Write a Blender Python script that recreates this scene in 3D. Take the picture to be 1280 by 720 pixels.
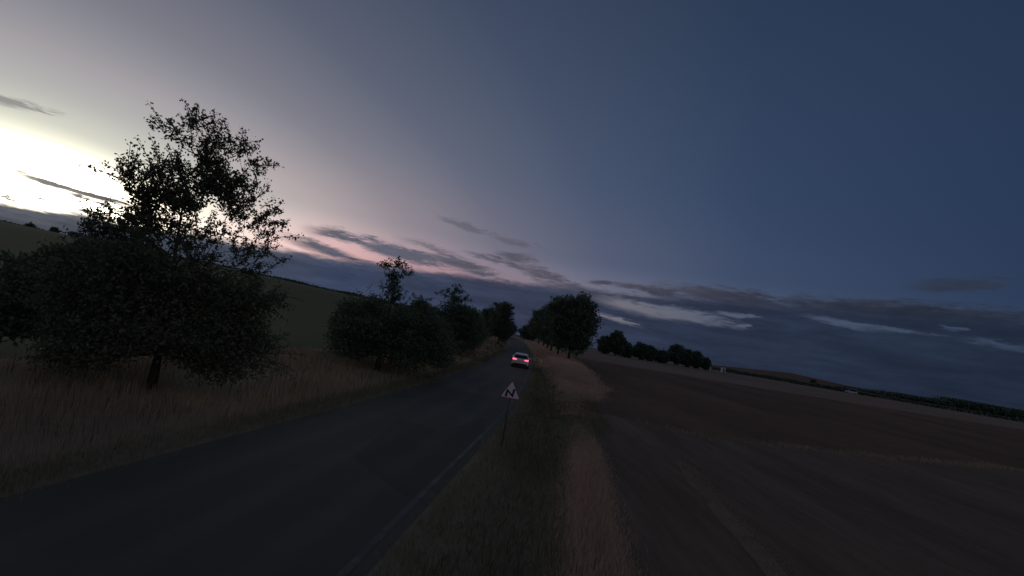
import bpy, math, random
import numpy as np
from mathutils import Vector, Matrix

R = math.radians
scene = bpy.context.scene
for o in list(bpy.data.objects):
    bpy.data.objects.remove(o)

# ------------------------------------------------------------------ camera
CAM_H = 3.4
cam_data = bpy.data.cameras.new('camera')
cam_data.sensor_width = 36.0
cam_data.lens = 36.0 * 600 / 1280
cam_data.clip_start = 0.1
cam_data.clip_end = 9000
cam = bpy.data.objects.new('camera', cam_data)
scene.collection.objects.link(cam)
cam.matrix_world = (Matrix.Translation((0, 0, CAM_H)) @ Matrix.Rotation(R(90 + 5.35), 4, 'X')
                    @ Matrix.Rotation(R(10.0), 4, 'Z'))
scene.camera = cam

# ------------------------------------------------------------------ sky
SUN_AZ, SUN_EL = -46.5, 5.4          # azimuth clockwise from +Y, degrees
world = bpy.data.worlds.new('World')
scene.world = world
world.use_nodes = True
wt = world.node_tree
wt.nodes.clear()


class NG:
    """short helpers to write node graphs as formulas"""
    def __init__(self, tree):
        self.t = tree

    def n(self, typ, **kw):
        nd = self.t.nodes.new(typ)
        for k, v in kw.items():
            setattr(nd, k, v)
        return nd

    def link(self, a, b):
        if isinstance(a, (int, float)):
            b.default_value = a
        elif isinstance(a, (tuple, list)):
            b.default_value = tuple(a) + ((1.0,) if len(a) == 3 and len(b.default_value) == 4 else ())
        else:
            self.t.links.new(a, b)

    def m(self, op, a, b=0.0, c=0.0, clamp=False):
        nd = self.n('ShaderNodeMath', operation=op, use_clamp=clamp)
        self.link(a, nd.inputs[0]); self.link(b, nd.inputs[1]); self.link(c, nd.inputs[2])
        return nd.outputs[0]

    def smooth(self, x, lo, hi):
        nd = self.n('ShaderNodeMapRange', interpolation_type='SMOOTHSTEP')
        self.link(x, nd.inputs[0]); self.link(lo, nd.inputs[1]); self.link(hi, nd.inputs[2])
        return nd.outputs[0]

    def lin(self, x, lo, hi, a, b):
        nd = self.n('ShaderNodeMapRange')
        for i, v in enumerate((x, lo, hi, a, b)):
            self.link(v, nd.inputs[i])
        return nd.outputs[0]

    def ramp(self, x, stops):
        nd = self.n('ShaderNodeValToRGB')
        self.link(x, nd.inputs[0])
        e = nd.color_ramp.elements
        while len(e) < len(stops):
            e.new(0.5)
        for el, (p, c) in zip(e, stops):
            el.position = p
            el.color = tuple(c) + (1.0,)
        return nd.outputs[0]

    def mix(self, f, a, b, mode='MIX'):
        nd = self.n('ShaderNodeMix', data_type='RGBA', blend_type=mode)
        self.link(f, nd.inputs[0]); self.link(a, nd.inputs[6]); self.link(b, nd.inputs[7])
        return nd.outputs[2]

    def comb(self, x, y, z=0.0):
        nd = self.n('ShaderNodeCombineXYZ')
        self.link(x, nd.inputs[0]); self.link(y, nd.inputs[1]); self.link(z, nd.inputs[2])
        return nd.outputs[0]

    def noise(self, v, scale, detail=3.0, rough=0.5, dist=0.0):
        nd = self.n('ShaderNodeTexNoise')
        if v is not None:
            self.link(v, nd.inputs['Vector'])
        nd.inputs['Scale'].default_value = scale
        nd.inputs['Detail'].default_value = detail
        nd.inputs['Roughness'].default_value = rough
        nd.inputs['Distortion'].default_value = dist
        return nd.outputs[0]


g = NG(wt)
tc = g.n('ShaderNodeTexCoord')
sep = g.n('ShaderNodeSeparateXYZ')
wt.links.new(tc.outputs['Generated'], sep.inputs[0])
dx, dy, dz = sep.outputs
az = g.m('MULTIPLY', g.m('ARCTAN2', dx, dy), 180 / math.pi)
el = g.m('MULTIPLY', g.m('ARCSINE', dz), 180 / math.pi)
sv = (math.sin(R(SUN_AZ)) * math.cos(R(SUN_EL)), math.cos(R(SUN_AZ)) * math.cos(R(SUN_EL)), math.sin(R(SUN_EL)))
# the afterglow is wider than high: measure the distance to the sun with elevation stretched
ST = 2.6
st = g.n('ShaderNodeVectorMath', operation='NORMALIZE')
wt.links.new(g.comb(dx, dy, g.m('MULTIPLY', dz, ST)), st.inputs[0])
dot = g.n('ShaderNodeVectorMath', operation='DOT_PRODUCT')
wt.links.new(st.outputs[0], dot.inputs[0])
dot.inputs[1].default_value = Vector((sv[0], sv[1], sv[2] * ST)).normalized()
gam = g.m('MULTIPLY', g.m('ARCCOSINE', g.m('MINIMUM', dot.outputs['Value'], 0.99999)), 180 / math.pi)
gam = g.m('ADD', gam, g.m('MULTIPLY', g.m('SUBTRACT', g.noise(g.comb(g.m('MULTIPLY', az, 0.03), g.m('MULTIPLY', el, 0.05)), 1.0, 1.0), 0.5), 3.0))
gn = g.m('DIVIDE', gam, 180.0)
K = 8.0
sky_stops = [(0, (7.0, 6.4, 5.0)), (5, (3.2, 3.0, 2.3)), (9, (1.02, 1.00, 0.80)), (12.5, (0.67, 0.665, 0.575)), (18, (0.51, 0.485, 0.46)), (24, (0.46, 0.39, 0.395)),
             (32, (0.295, 0.252, 0.285)), (42, (0.165, 0.160, 0.214)), (54, (0.090, 0.107, 0.173)), (68, (0.047, 0.070, 0.135)),
             (90, (0.0225, 0.041, 0.090)), (100, (0.023, 0.040, 0.085)), (130, (0.034, 0.046, 0.084)), (180, (0.08, 0.075, 0.095))]  # end stops raised in the unseen sky opposite the sun, as fill light
clear = g.ramp(gn, [(a / 180, tuple(c / K for c in col)) for a, col in sky_stops])
elf = g.m('MULTIPLY', g.ramp(g.m('DIVIDE', g.m('MAXIMUM', el, 0.0), 90.0), [(0.0, (1.0,) * 3), (0.12, (1.0,) * 3), (0.18, (0.93,) * 3), (0.30, (0.80,) * 3), (0.42, (0.66,) * 3), (1.0, (0.72,) * 3)]), K)
scl = g.n('ShaderNodeVectorMath', operation='SCALE')
wt.links.new(clear, scl.inputs[0]); wt.links.new(elf, scl.inputs['Scale'])
clear = scl.outputs[0]
clear = g.mix(g.smooth(el, 9.0, 20.0), clear, g.mix(1.0, clear, (0.80, 0.93, 0.985), 'MULTIPLY'))
# physical twilight sky underneath
nis = g.n('ShaderNodeTexSky', sky_type='NISHITA', sun_disc=False)
nis.sun_elevation = R(1.0)
nis.sun_rotation = R(SUN_AZ)
nis.air_density = 1.0
nis.dust_density = 0.6
nis.ozone_density = 3.0
ns = g.n('ShaderNodeVectorMath', operation='SCALE')
wt.links.new(nis.outputs[0], ns.inputs[0]); ns.inputs['Scale'].default_value = 0.003
ad = g.n('ShaderNodeVectorMath', operation='ADD')
wt.links.new(clear, ad.inputs[0]); wt.links.new(ns.outputs[0], ad.inputs[1])
clear = ad.outputs[0]

# broad pink glow added to unseen sky opposite the sunset, brightens ground and foliage
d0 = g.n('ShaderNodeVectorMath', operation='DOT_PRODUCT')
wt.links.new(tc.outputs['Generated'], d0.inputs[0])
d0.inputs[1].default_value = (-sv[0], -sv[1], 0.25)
anti_fill = g.smooth(d0.outputs['Value'], 0.18, 0.98)
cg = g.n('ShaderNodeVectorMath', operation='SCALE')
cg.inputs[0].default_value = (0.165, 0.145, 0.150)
wt.links.new(anti_fill, cg.inputs['Scale'])
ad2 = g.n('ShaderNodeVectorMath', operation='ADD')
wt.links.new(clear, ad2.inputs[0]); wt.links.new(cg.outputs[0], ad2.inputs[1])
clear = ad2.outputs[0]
# near the horizon the clear sky pales to a warm grey
low = g.smooth(el, 10.5, 5.0)
clear = g.mix(low, clear, g.mix(1.0, clear, g.ramp(gn, [(0.0, (1.0, 1.0, 1.0)), (0.14, (0.84, 0.60, 0.57)), (0.22, (0.82, 0.58, 0.54)), (0.33, (0.95, 0.75, 0.55)), (0.47, (0.74, 0.60, 0.47)), (0.72, (0.55, 0.50, 0.48)), (1.0, (0.50, 0.48, 0.48))]), 'MULTIPLY'))
lows = g.n('ShaderNodeVectorMath', operation='SCALE')
wt.links.new(clear, lows.inputs[0]); wt.links.new(g.lin(low, 0.0, 1.0, 1.0, 2.1), lows.inputs['Scale'])
clear = lows.outputs[0]
# clouds: streaks drawn in azimuth / elevation, frayed by noise
nv = g.comb(g.m('MULTIPLY', az, 0.22), g.m('MULTIPLY', el, 1.1))
nA = g.m('SUBTRACT', g.noise(nv, 1.0, 4.0, 0.6), 0.5)
nv2 = g.comb(g.m('ADD', g.m('MULTIPLY', az, 0.5), 37.0), g.m('MULTIPLY', el, 2.6))
nB = g.m('SUBTRACT', g.noise(nv2, 1.0, 5.0, 0.68), 0.5)
azw = g.m('ADD', az, g.m('MULTIPLY', nB, 6.0))
elw = g.m('ADD', g.m('ADD', el, g.m('MULTIPLY', nA, 1.15)), g.m('MULTIPLY', nB, 0.45))


def streaks(lst, soft):
    out = None
    for (a, e, w, h, sl) in lst:
        u = g.m('SUBTRACT', azw, a)
        v = g.m('DIVIDE', g.m('SUBTRACT', g.m('SUBTRACT', elw, e), g.m('MULTIPLY', u, sl)), h * 1.15)
        u = g.m('DIVIDE', u, w * 1.15)
        q = g.m('ADD', g.m('MULTIPLY', u, u), g.m('MULTIPLY', v, v))
        out = q if out is None else g.m('MINIMUM', out, q)
    q = g.m('ADD', g.m('SQRT', out), g.m('MULTIPLY', nB, 1.7))
    return g.smooth(q, 1.0 + soft, 1.0 - soft * 1.2)


clouds = [(-43.2, 5.69, 5.4, 0.34, -0.034), (-42.1, 5.10, 2.1, 0.17, -0.069), (-41.7, 3.96, 1.1, 0.21, -0.094),
          (-47.1, 3.83, 0.5, 0.19, -0.17), (-45.3, 4.28, 0.6, 0.13, 0.114), (-47.9, 11.35, 1.6, 0.33, 0.1),
          (-19.9, 7.28, 3.3, 0.70, 0.008), (-13.7, 6.96, 5.6, 0.72, -0.027),
          (-20.6, 5.56, 4.4, 0.61, -0.088), (-7.2, 7.28, 5.0, 0.78, -0.165), (-2.0, 8.10, 3.5, 0.5, -0.098),
          (-7.0, 11.58, 2.5, 0.33, -0.109), (-0.9, 10.76, 2.1, 0.37, -0.033), (0.0, 9.12, 2.1, 0.42, 0.03),
          (5.3, 6.74, 4.3, 0.84, -0.282), (10.4, 7.70, 1.2, 0.28, 0.031), (16.2, 7.56, 4.0, 0.54, 0.006),
          (25.1, 7.91, 6.4, 0.86, -0.028), (38.6, 8.34, 9.9, 0.75, 0.014), (43.1, 11.01, 2.8, 0.5, 0.1)]
gaps = [(-19.0, 6.24, 3.6, 0.50, -0.146), (-17.5, 5.74, 2.2, 0.42, -0.063), (-11.6, 7.93, 2.4, 0.35, -0.090),
        (-2.3, 7.55, 6.0, 0.34, -0.126), (0.0, 6.99, 3.0, 0.50, -0.08), (12.4, 7.23, 3.5, 0.30, -0.024),
        (15.0, 5.45, 3.9, 0.62, -0.071), (19.8, 5.40, 4.6, 0.55, -0.03), (12.5, 3.75, 2.1, 0.26, -0.124),
        (25.3, 6.23, 1.6, 0.22, 0.03), (26.2, 5.15, 1.0, 0.18, 0.05), (35.0, 6.60, 2.5, 0.27, -0.124),
        (39.2, 6.47, 2.0, 0.16, 0.0), (43.0, 7.24, 0.8, 0.15, -0.042), (45.8, 6.22, 1.6, 0.24, -0.101)]
# bank top: lower towards the sun, higher away from it; goes on all round
top = g.m('ADD', 6.15, g.m('MULTIPLY', g.m('SINE', g.m('MULTIPLY', az, math.pi / 180)), 3.55))
bank_e = g.m('ADD', el, g.m('MULTIPLY', nA, 1.7))
bank = g.smooth(g.m('SUBTRACT', bank_e, top), 0.42, -0.42)
far_streak = g.m('MULTIPLY', g.smooth(g.m('ADD', nA, g.m('MULTIPLY', nB, 0.4)), 0.10, 0.22),
                 g.m('MULTIPLY', g.smooth(el, 12.5, 9.0), g.smooth(g.m('ABSOLUTE', g.m('SUBTRACT', az, 0.0)), 48.0, 58.0)))
cm = g.m('MAXIMUM', bank, g.m('MAXIMUM', g.m('MULTIPLY', streaks(clouds, 0.45), g.lin(el, 8.6, 10.4, 1.0, 0.62)), far_streak))
cm = g.m('MULTIPLY', cm, g.m('SUBTRACT', 1.0, g.m('MULTIPLY', streaks(gaps, 0.55), 0.97)))
# wide clouds let some light through unevenly
thin = g.m('ADD', 0.992, g.m('MULTIPLY', nA, 0.05), clamp=True)
cm = g.m('MULTIPLY', cm, thin)
cl_col = g.ramp(gn, [(0.0, (0.060, 0.070, 0.088)), (0.08, (0.042, 0.056, 0.088)), (0.16, (0.034, 0.051, 0.098)), (0.25, (0.034, 0.044, 0.082)),
                     (0.38, (0.021, 0.030, 0.058)), (0.53, (0.0150, 0.0240, 0.045)), (0.62, (0.022, 0.028, 0.045)), (0.8, (0.09, 0.078, 0.085)), (1.0, (0.15, 0.12, 0.12))])  # last stops: unseen clouds opposite the sunset, brightened to light the foliage
# upper rims of the clouds are a little greyer and lighter than the deep blue base
hi = g.smooth(g.m('ADD', g.m('SUBTRACT', el, top), g.m('MULTIPLY', nB, 2.0)), -1.2, 1.2)
cl_hi = g.mix(1.0, cl_col, g.ramp(gn, [(0.0, (0.80, 0.70, 0.62)), (0.10, (1.25, 0.88, 0.62)), (0.28, (1.15, 0.80, 0.58)), (0.42, (0.70, 0.55, 0.43)), (1.0, (0.6, 0.5, 0.42))]), 'MULTIPLY')
h2 = g.n('ShaderNodeVectorMath', operation='SCALE')
wt.links.new(cl_hi, h2.inputs[0]); h2.inputs['Scale'].default_value = 2.5
cl_hi = h2.outputs[0]
cl_col = g.mix(hi, cl_col, cl_hi)
nC = g.m('SUBTRACT', g.noise(g.comb(g.m('ADD', g.m('MULTIPLY', az, 0.11), 11.0), g.m('MULTIPLY', el, 0.75)), 1.0, 5.0, 0.6, 0.4), 0.5)
var = g.m('MULTIPLY', g.lin(nB, -0.3, 0.3, 0.88, 1.12), g.lin(nC, -0.25, 0.25, 0.72, 1.30))
vs = g.n('ShaderNodeVectorMath', operation='SCALE')
wt.links.new(cl_col, vs.inputs[0]); wt.links.new(var, vs.inputs['Scale'])
# brightness of a gap close to the sun: pink-lit edges
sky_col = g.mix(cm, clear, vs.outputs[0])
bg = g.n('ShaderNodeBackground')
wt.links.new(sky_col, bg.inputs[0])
bg.inputs[1].default_value = 1.0
out = g.n('ShaderNodeOutputWorld')
wt.links.new(bg.outputs[0], out.inputs[0])

# ------------------------------------------------------------------ sun (set behind the cloud bank: almost nothing left of it)
sun_d = bpy.data.lights.new('sun', 'SUN')
sun_d.energy = 0.06
sun_d.angle = R(12)
sun_d.color = (1.0, 0.86, 0.72)
sun = bpy.data.objects.new('sun', sun_d)
scene.collection.objects.link(sun)
sun.rotation_euler = Vector(sv).to_track_quat('Z', 'Y').to_euler()

vs_ = scene.view_settings
vs_.view_transform = 'Standard'
vs_.look = 'None'
vs_.exposure = 0.0
vs_.gamma = 1.0
vs_.use_curve_mapping = False
scene.cycles.use_denoising = True
scene.cycles.max_bounces = 4
world.cycles.sampling_method = 'MANUAL'
world.cycles.sample_map_resolution = 1024
scene.cycles.transparent_max_bounces = 4

# ------------------------------------------------------------------ helpers
col = scene.collection
rng = np.random.default_rng(7)
random.seed(7)


def mesh_obj(name, verts, faces, mat, parent=None, smooth=False, loc=None):
    me = bpy.data.meshes.new(name)
    verts = np.asarray(verts, dtype=np.float32)
    if isinstance(faces, np.ndarray):
        nf, k = faces.shape
        me.vertices.add(len(verts)); me.vertices.foreach_set('co', verts.ravel())
        me.loops.add(nf * k); me.loops.foreach_set('vertex_index', faces.astype(np.int32).ravel())
        me.polygons.add(nf)
        me.polygons.foreach_set('loop_start', np.arange(0, nf * k, k, dtype=np.int32))
        me.polygons.foreach_set('loop_total', np.full(nf, k, dtype=np.int32))
        me.update(calc_edges=True)
    else:
        me.from_pydata([tuple(map(float, v)) for v in verts], [], [tuple(map(int, f)) for f in faces])
    me.validate()
    if smooth:
        me.polygons.foreach_set('use_smooth', np.ones(len(me.polygons), dtype=bool))
    me.materials.append(mat)
    o = bpy.data.objects.new(name, me)
    col.objects.link(o)
    if parent:
        o.parent = parent
    if loc is not None:
        o.location = loc
    return o


def tag(o, label=None, cat=None, group=None, kind=None):
    if label: o['label'] = label
    if cat: o['category'] = cat
    if group: o['group'] = group
    if kind: o['kind'] = kind
    return o


def empty(name, loc, rz=0.0):
    o = bpy.data.objects.new(name, None)
    o.empty_display_size = 0.3
    col.objects.link(o)
    o.location = loc
    o.rotation_euler = (0, 0, rz)
    return o


class MB:
    """collects shapes for one mesh"""
    def __init__(self):
        self.v = []; self.f = []

    def add(self, vs, fs):
        b = len(self.v)
        self.v += [tuple(v) for v in vs]
        self.f += [tuple(i + b for i in f) for f in fs]

    def box(self, c, s, rz=0.0, taper=1.0):
        cx, cy, cz = c; sx, sy, sz = (q / 2 for q in s)
        ca, sa = math.cos(rz), math.sin(rz)
        vs = []
        for z, t in ((-sz, 1.0), (sz, taper)):
            for x, y in ((-sx, -sy), (sx, -sy), (sx, sy), (-sx, sy)):
                x *= t; y *= t
                vs.append((cx + x * ca - y * sa, cy + x * sa + y * ca, cz + z))
        self.add(vs, [(0, 3, 2, 1), (4, 5, 6, 7), (0, 1, 5, 4), (1, 2, 6, 5), (2, 3, 7, 6), (3, 0, 4, 7)])

    def tube(self, pts, rad, k=6):
        pts = [Vector(p) for p in pts]
        vs = []; fs = []
        ref = Vector((0.3, 0.9, 0.1))
        for i, p in enumerate(pts):
            d = (pts[min(i + 1, len(pts) - 1)] - pts[max(i - 1, 0)]).normalized()
            a = d.cross(ref)
            if a.length < 1e-3:
                a = d.cross(Vector((1, 0, 0)))
            a.normalize()
            b = d.cross(a)
            for j in range(k):
                t = 2 * math.pi * j / k
                vs.append(p + (a * math.cos(t) + b * math.sin(t)) * rad[i])
        for i in range(len(pts) - 1):
            for j in range(k):
                j2 = (j + 1) % k
                fs.append((i * k + j, i * k + j2, (i + 1) * k + j2, (i + 1) * k + j))
        fs.append(tuple(range(k))[::-1])
        fs.append(tuple((len(pts) - 1) * k + j for j in range(k)))
        self.add(vs, fs)

    def lathe_x(self, prof, k, cx=0.0, cy=0.0, cz=0.0):
        """profile of (x, radius) turned about the x axis"""
        vs = []; fs = []
        n = len(prof)
        for j in range(k):
            t = 2 * math.pi * j / k
            for x, r in prof:
                vs.append((cx + x, cy + r * math.cos(t), cz + r * math.sin(t)))
        for j in range(k):
            j2 = (j + 1) % k
            for i in range(n - 1):
                fs.append((j * n + i, j * n + i + 1, j2 * n + i + 1, j2 * n + i))
        self.add(vs, fs)

    def prism_y(self, poly, y0, y1):
        """polygon in x/z pushed along y"""
        n = len(poly)
        vs = [(x, y0, z) for x, z in poly] + [(x, y1, z) for x, z in poly]
        fs = [tuple(range(n)), tuple(range(2 * n - 1, n - 1, -1))]
        fs += [(i, i + n, (i + 1) % n + n, (i + 1) % n) for i in range(n)]
        self.add(vs, fs)

    def build(self, name, mat, parent=None, smooth=False):
        return mesh_obj(name, self.v, self.f, mat, parent, smooth)


# ------------------------------------------------------------------ materials
def new_mat(name):
    m = bpy.data.materials.new(name)
    m.use_nodes = True
    nt = m.node_tree
    b = nt.nodes['Principled BSDF']
    return m, NG(nt), b


def mat_plain(name, c, rough=0.6, var=0.15, scale=8.0, metal=0.0, spec=0.5):
    m, n, b = new_mat(name)
    tc_ = n.n('ShaderNodeTexCoord')
    f = n.noise(tc_.outputs['Object'], scale, 4.0)
    lo = tuple(max(0.0, x * (1 - var)) for x in c); hi_ = tuple(min(1.0, x * (1 + var)) for x in c)
    n.link(n.ramp(f, [(0.3, lo), (0.7, hi_)]), b.inputs['Base Color'])
    b.inputs['Roughness'].default_value = rough
    b.inputs['Metallic'].default_value = metal
    b.inputs['Specular IOR Level'].default_value = spec
    return m


def mat_ground(name, stops, scales=(0.15, 2.5), bump=0.4, bscale=14.0, stretch=None, rough=0.95, bdist=0.05):
    m, n, b = new_mat(name)
    ge = n.n('ShaderNodeNewGeometry')
    pos = ge.outputs['Position']
    if stretch:
        mp = n.n('ShaderNodeMapping')
        n.link(pos, mp.inputs[0]); mp.inputs['Scale'].default_value = stretch
        mp.inputs['Rotation'].default_value = (0, 0, R(6))
        pos = mp.outputs[0]
    f1 = n.noise(pos, scales[0], 4.0, 0.6)
    f2 = n.noise(pos, scales[1], 5.0, 0.65)
    f = n.m('ADD', n.m('MULTIPLY', f1, 0.6), n.m('MULTIPLY', f2, 0.4))
    n.link(n.ramp(f, stops), b.inputs['Base Color'])
    b.inputs['Roughness'].default_value = rough
    b.inputs['Specular IOR Level'].default_value = 0.15
    bp = n.n('ShaderNodeBump')
    bp.inputs['Strength'].default_value = bump
    bp.inputs['Distance'].default_value = bdist
    n.link(n.noise(pos, bscale, 5.0, 0.7), bp.inputs['Height'])
    n.link(bp.outputs[0], b.inputs['Normal'])
    return m


def mat_leaf(name, c1, c2, trans=0.25):
    m, n, b = new_mat(name)
    ge = n.n('ShaderNodeNewGeometry')
    f = n.m('ADD', n.m('MULTIPLY', n.noise(ge.outputs['Position'], 1.7, 3.0), 0.5), n.m('MULTIPLY', n.noise(ge.outputs['Position'], 0.28, 3.0), 0.5))
    rn = n.m('ADD', n.m('MULTIPLY', f, 0.6), n.m('MULTIPLY', ge.outputs['Random Per Island'], 0.4))
    c = n.ramp(rn, [(0.25, c1), (0.75, c2)])
    n.link(c, b.inputs['Base Color'])
    b.inputs['Roughness'].default_value = 0.65
    b.inputs['Specular IOR Level'].default_value = 0.25
    tr = n.n('ShaderNodeBsdfTranslucent')
    n.link(c, tr.inputs[0])
    mx = n.n('ShaderNodeMixShader')
    mx.inputs[0].default_value = trans
    n.t.links.new(b.outputs[0], mx.inputs[1]); n.t.links.new(tr.outputs[0], mx.inputs[2])
    o = n.t.nodes['Material Output']
    n.t.links.new(mx.outputs[0], o.inputs[0])
    return m


def mat_emit(name, c, s):
    m, n, b = new_mat(name)
    b.inputs['Base Color'].default_value = tuple(c) + (1,)
    b.inputs['Emission Color'].default_value = tuple(c) + (1,)
    b.inputs['Emission Strength'].default_value = s
    return m


M = {}
M['leaf'] = mat_leaf('leaf_dark_green', (0.070, 0.120, 0.075), (0.110, 0.150, 0.095))
M['leaf_hero'] = mat_leaf('leaf_fruit_tree', (0.075, 0.110, 0.070), (0.130, 0.130, 0.090), 0.3)
M['leaf_far'] = mat_leaf('leaf_far', (0.060, 0.105, 0.072), (0.095, 0.130, 0.085), 0.15)
M['bark'] = mat_plain('bark', (0.045, 0.036, 0.030), 0.9, 0.4, 12)
M['dry'] = mat_leaf('dry_grass', (0.26, 0.205, 0.135), (0.42, 0.335, 0.235), 0.4)
M['dryred'] = mat_leaf('dry_reddish_grass', (0.42, 0.30, 0.22), (0.58, 0.44, 0.34), 0.4)
M['green'] = mat_leaf('verge_grass', (0.125, 0.135, 0.080), (0.21, 0.20, 0.12), 0.35)
M['meadow'] = mat_ground('meadow', [(0.3, (0.036, 0.056, 0.022)), (0.55, (0.050, 0.068, 0.026)), (0.75, (0.078, 0.070, 0.038))], (0.020, 0.30), 0.4, 8.0, (1.0, 0.28, 1.0))
M['verge'] = mat_ground('verge_soil', [(0.3, (0.15, 0.13, 0.085)), (0.7, (0.23, 0.19, 0.13))], (0.3, 3.0))
M['plough'] = mat_ground('ploughed_soil', [(0.32, (0.080, 0.055, 0.036)), (0.68, (0.175, 0.116, 0.073))], (0.08, 1.2), 0.9, 5.0, (1.2, 0.25, 1), 0.95, 0.12)
M['stubble'] = mat_ground('stubble', [(0.34, (0.092, 0.072, 0.048)), (0.66, (0.195, 0.148, 0.102))], (0.25, 2.2), 0.8, 7.0, (1.5, 0.2, 1), 0.95, 0.1)
M['drystrip'] = mat_ground('dry_headland', [(0.3, (0.15, 0.115, 0.082)), (0.7, (0.23, 0.175, 0.125))], (0.05, 0.8))
M['hill'] = mat_ground('far_brown_field', [(0.3, (0.11, 0.066, 0.042)), (0.7, (0.145, 0.085, 0.055))], (0.02, 0.2))


def mat_road():
    m, n, b = new_mat('asphalt')
    ge = n.n('ShaderNodeNewGeometry'); pos = ge.outputs['Position']
    big = n.noise(pos, 0.35, 4.0, 0.6)
    fine = n.noise(pos, 45.0, 3.0, 0.7)
    f = n.m('ADD', n.m('MULTIPLY', big, 0.65), n.m('MULTIPLY', fine, 0.35))
    c = n.ramp(f, [(0.3, (0.050, 0.053, 0.043)), (0.7, (0.074, 0.076, 0.061))])
    at = n.n('ShaderNodeAttribute'); at.attribute_name = 'cross'
    wob = n.m('ADD', at.outputs['Fac'], n.m('MULTIPLY', n.m('SUBTRACT', n.noise(pos, 0.25, 3.0), 0.5), 0.5))
    wheel = n.m('MULTIPLY', n.m('ADD', n.m('COSINE', n.m('MULTIPLY', wob, 4.83)), 1.0), 0.5)      # four worn wheel tracks
    c = n.mix(n.m('MULTIPLY', n.smooth(wheel, 0.35, 1.0), 0.6), c, n.mix(1.0, c, (1.35, 1.33, 1.30), 'MULTIPLY'))
    pv = n.n('ShaderNodeTexVoronoi', feature='F1'); pmap = n.n('ShaderNodeMapping'); n.link(pos, pmap.inputs[0]); pmap.inputs['Scale'].default_value = (0.5, 0.16, 1.0)
    n.link(pmap.outputs[0], pv.inputs['Vector']); pv.inputs['Scale'].default_value = 1.0
    ps = n.n('ShaderNodeSeparateColor'); n.link(pv.outputs['Color'], ps.inputs[0])
    patch = n.m('MULTIPLY', n.smooth(n.m('ADD', ps.outputs[0], n.m('MULTIPLY', n.m('SUBTRACT', n.noise(pos, 6.0, 3.0), 0.5), 0.08)), 0.82, 0.84), 0.6)
    c = n.mix(patch, c, n.mix(1.0, c, (0.62, 0.62, 0.64), 'MULTIPLY'))
    n.link(c, b.inputs['Base Color'])
    b.inputs['Roughness'].default_value = 0.75
    b.inputs['Specular IOR Level'].default_value = 0.25
    bp = n.n('ShaderNodeBump'); bp.inputs['Strength'].default_value = 0.35; bp.inputs['Distance'].default_value = 0.006
    n.link(fine, bp.inputs['Height']); n.link(bp.outputs[0], b.inputs['Normal'])
    return m


def mat_paint():
    m, n, b = new_mat('worn_road_paint')
    ge = n.n('ShaderNodeNewGeometry')
    f = n.m('ADD', n.m('MULTIPLY', n.noise(ge.outputs['Position'], 2.0, 5.0, 0.7), 0.6), n.m('MULTIPLY', n.noise(ge.outputs['Position'], 30.0, 3.0, 0.7), 0.4))
    n.link(n.ramp(f, [(0.46, (0.064, 0.064, 0.054)), (0.72, (0.175, 0.16, 0.138))]), b.inputs['Base Color'])
    b.inputs['Roughness'].default_value = 0.8
    return m


M['road'] = mat_road()
M['paint'] = mat_paint()

# ------------------------------------------------------------------ terrain
RX = np.array([[-60, -9.2], [-30, -6.2], [0, -2.05], [7, -1.2], [10, -0.75], [15, 0.05], [20.6, 0.85], [32, 2.05], [45, 3.2], [64, 4.55],
               [90, 5.9], [120, 7.0], [150, 7.7], [185, 7.6], [220, 5.8], [260, 1.5], [320, -10], [420, -36], [700, -110], [3500, -700]], dtype=float)
_ys = np.concatenate([np.arange(-60, 700, 1.0), np.arange(700, 3501, 50.0)])
_xs = np.interp(_ys, RX[:, 0], RX[:, 1])
_k = np.ones(13) / 13
_sm = np.convolve(np.pad(_xs[:760], 6, mode='reflect', reflect_type='odd'), _k, 'valid')
_xs[:760] = _sm


def xr(y):                       # right edge of the asphalt
    return np.interp(y, _ys, _xs)


W_ROAD = 5.2


def sstep(a, b, x):
    t = np.clip((x - a) / (b - a), 0, 1)
    return t * t * (3 - 2 * t)


def zt(x, y):
    """height of the land"""
    x = np.asarray(x, float); y = np.asarray(y, float)
    o = x - xr(y)
    r = np.hypot(x, y)
    a = np.degrees(np.arctan2(x, y))
    A = np.interp(a, [-180, -150, -60, -47, -30, -13, -6, -1, 10, 60, 150, 180], [2, 8, 12.5, 12.5, 12.0, 8.5, 3.0, 2.0, 3.0, 5.2, 3, 2])
    B = np.interp(a, [-180, 18, 25, 31, 37, 47, 70, 150, 180], [0, 0, 5.0, 9.0, 5.0, 3.0, 3, 0, 0])
    z = A * sstep(60, 330, r) + B * sstep(310, 560, r)
    d = -W_ROAD - o
    lb = 0.12 + 0.75 * sstep(45, 110, y) * sstep(260, 180, y)
    z = z + np.where(d > 0, lb * sstep(0.3, 3.0, d) , 0)
    # shallow ditch, grass ridge and field on the right
    rb = 0.10 + 0.5 * sstep(34, 60, y) * sstep(260, 180, y)
    z = z + np.where(o > 0, -0.16 * sstep(0.2, 1.2, o) * sstep(2.6, 1.6, o) * sstep(40, 25, y) + rb * sstep(1.8, 3.0, o) * sstep(11, 5.5, o), 0)
    return z


YR = np.unique(np.concatenate([np.arange(-60, 0, 3.0), np.arange(0, 60, 0.75), np.arange(60, 160, 3.0), np.arange(160, 620, 10.0), np.geomspace(620, 3500, 18)]))


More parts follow.
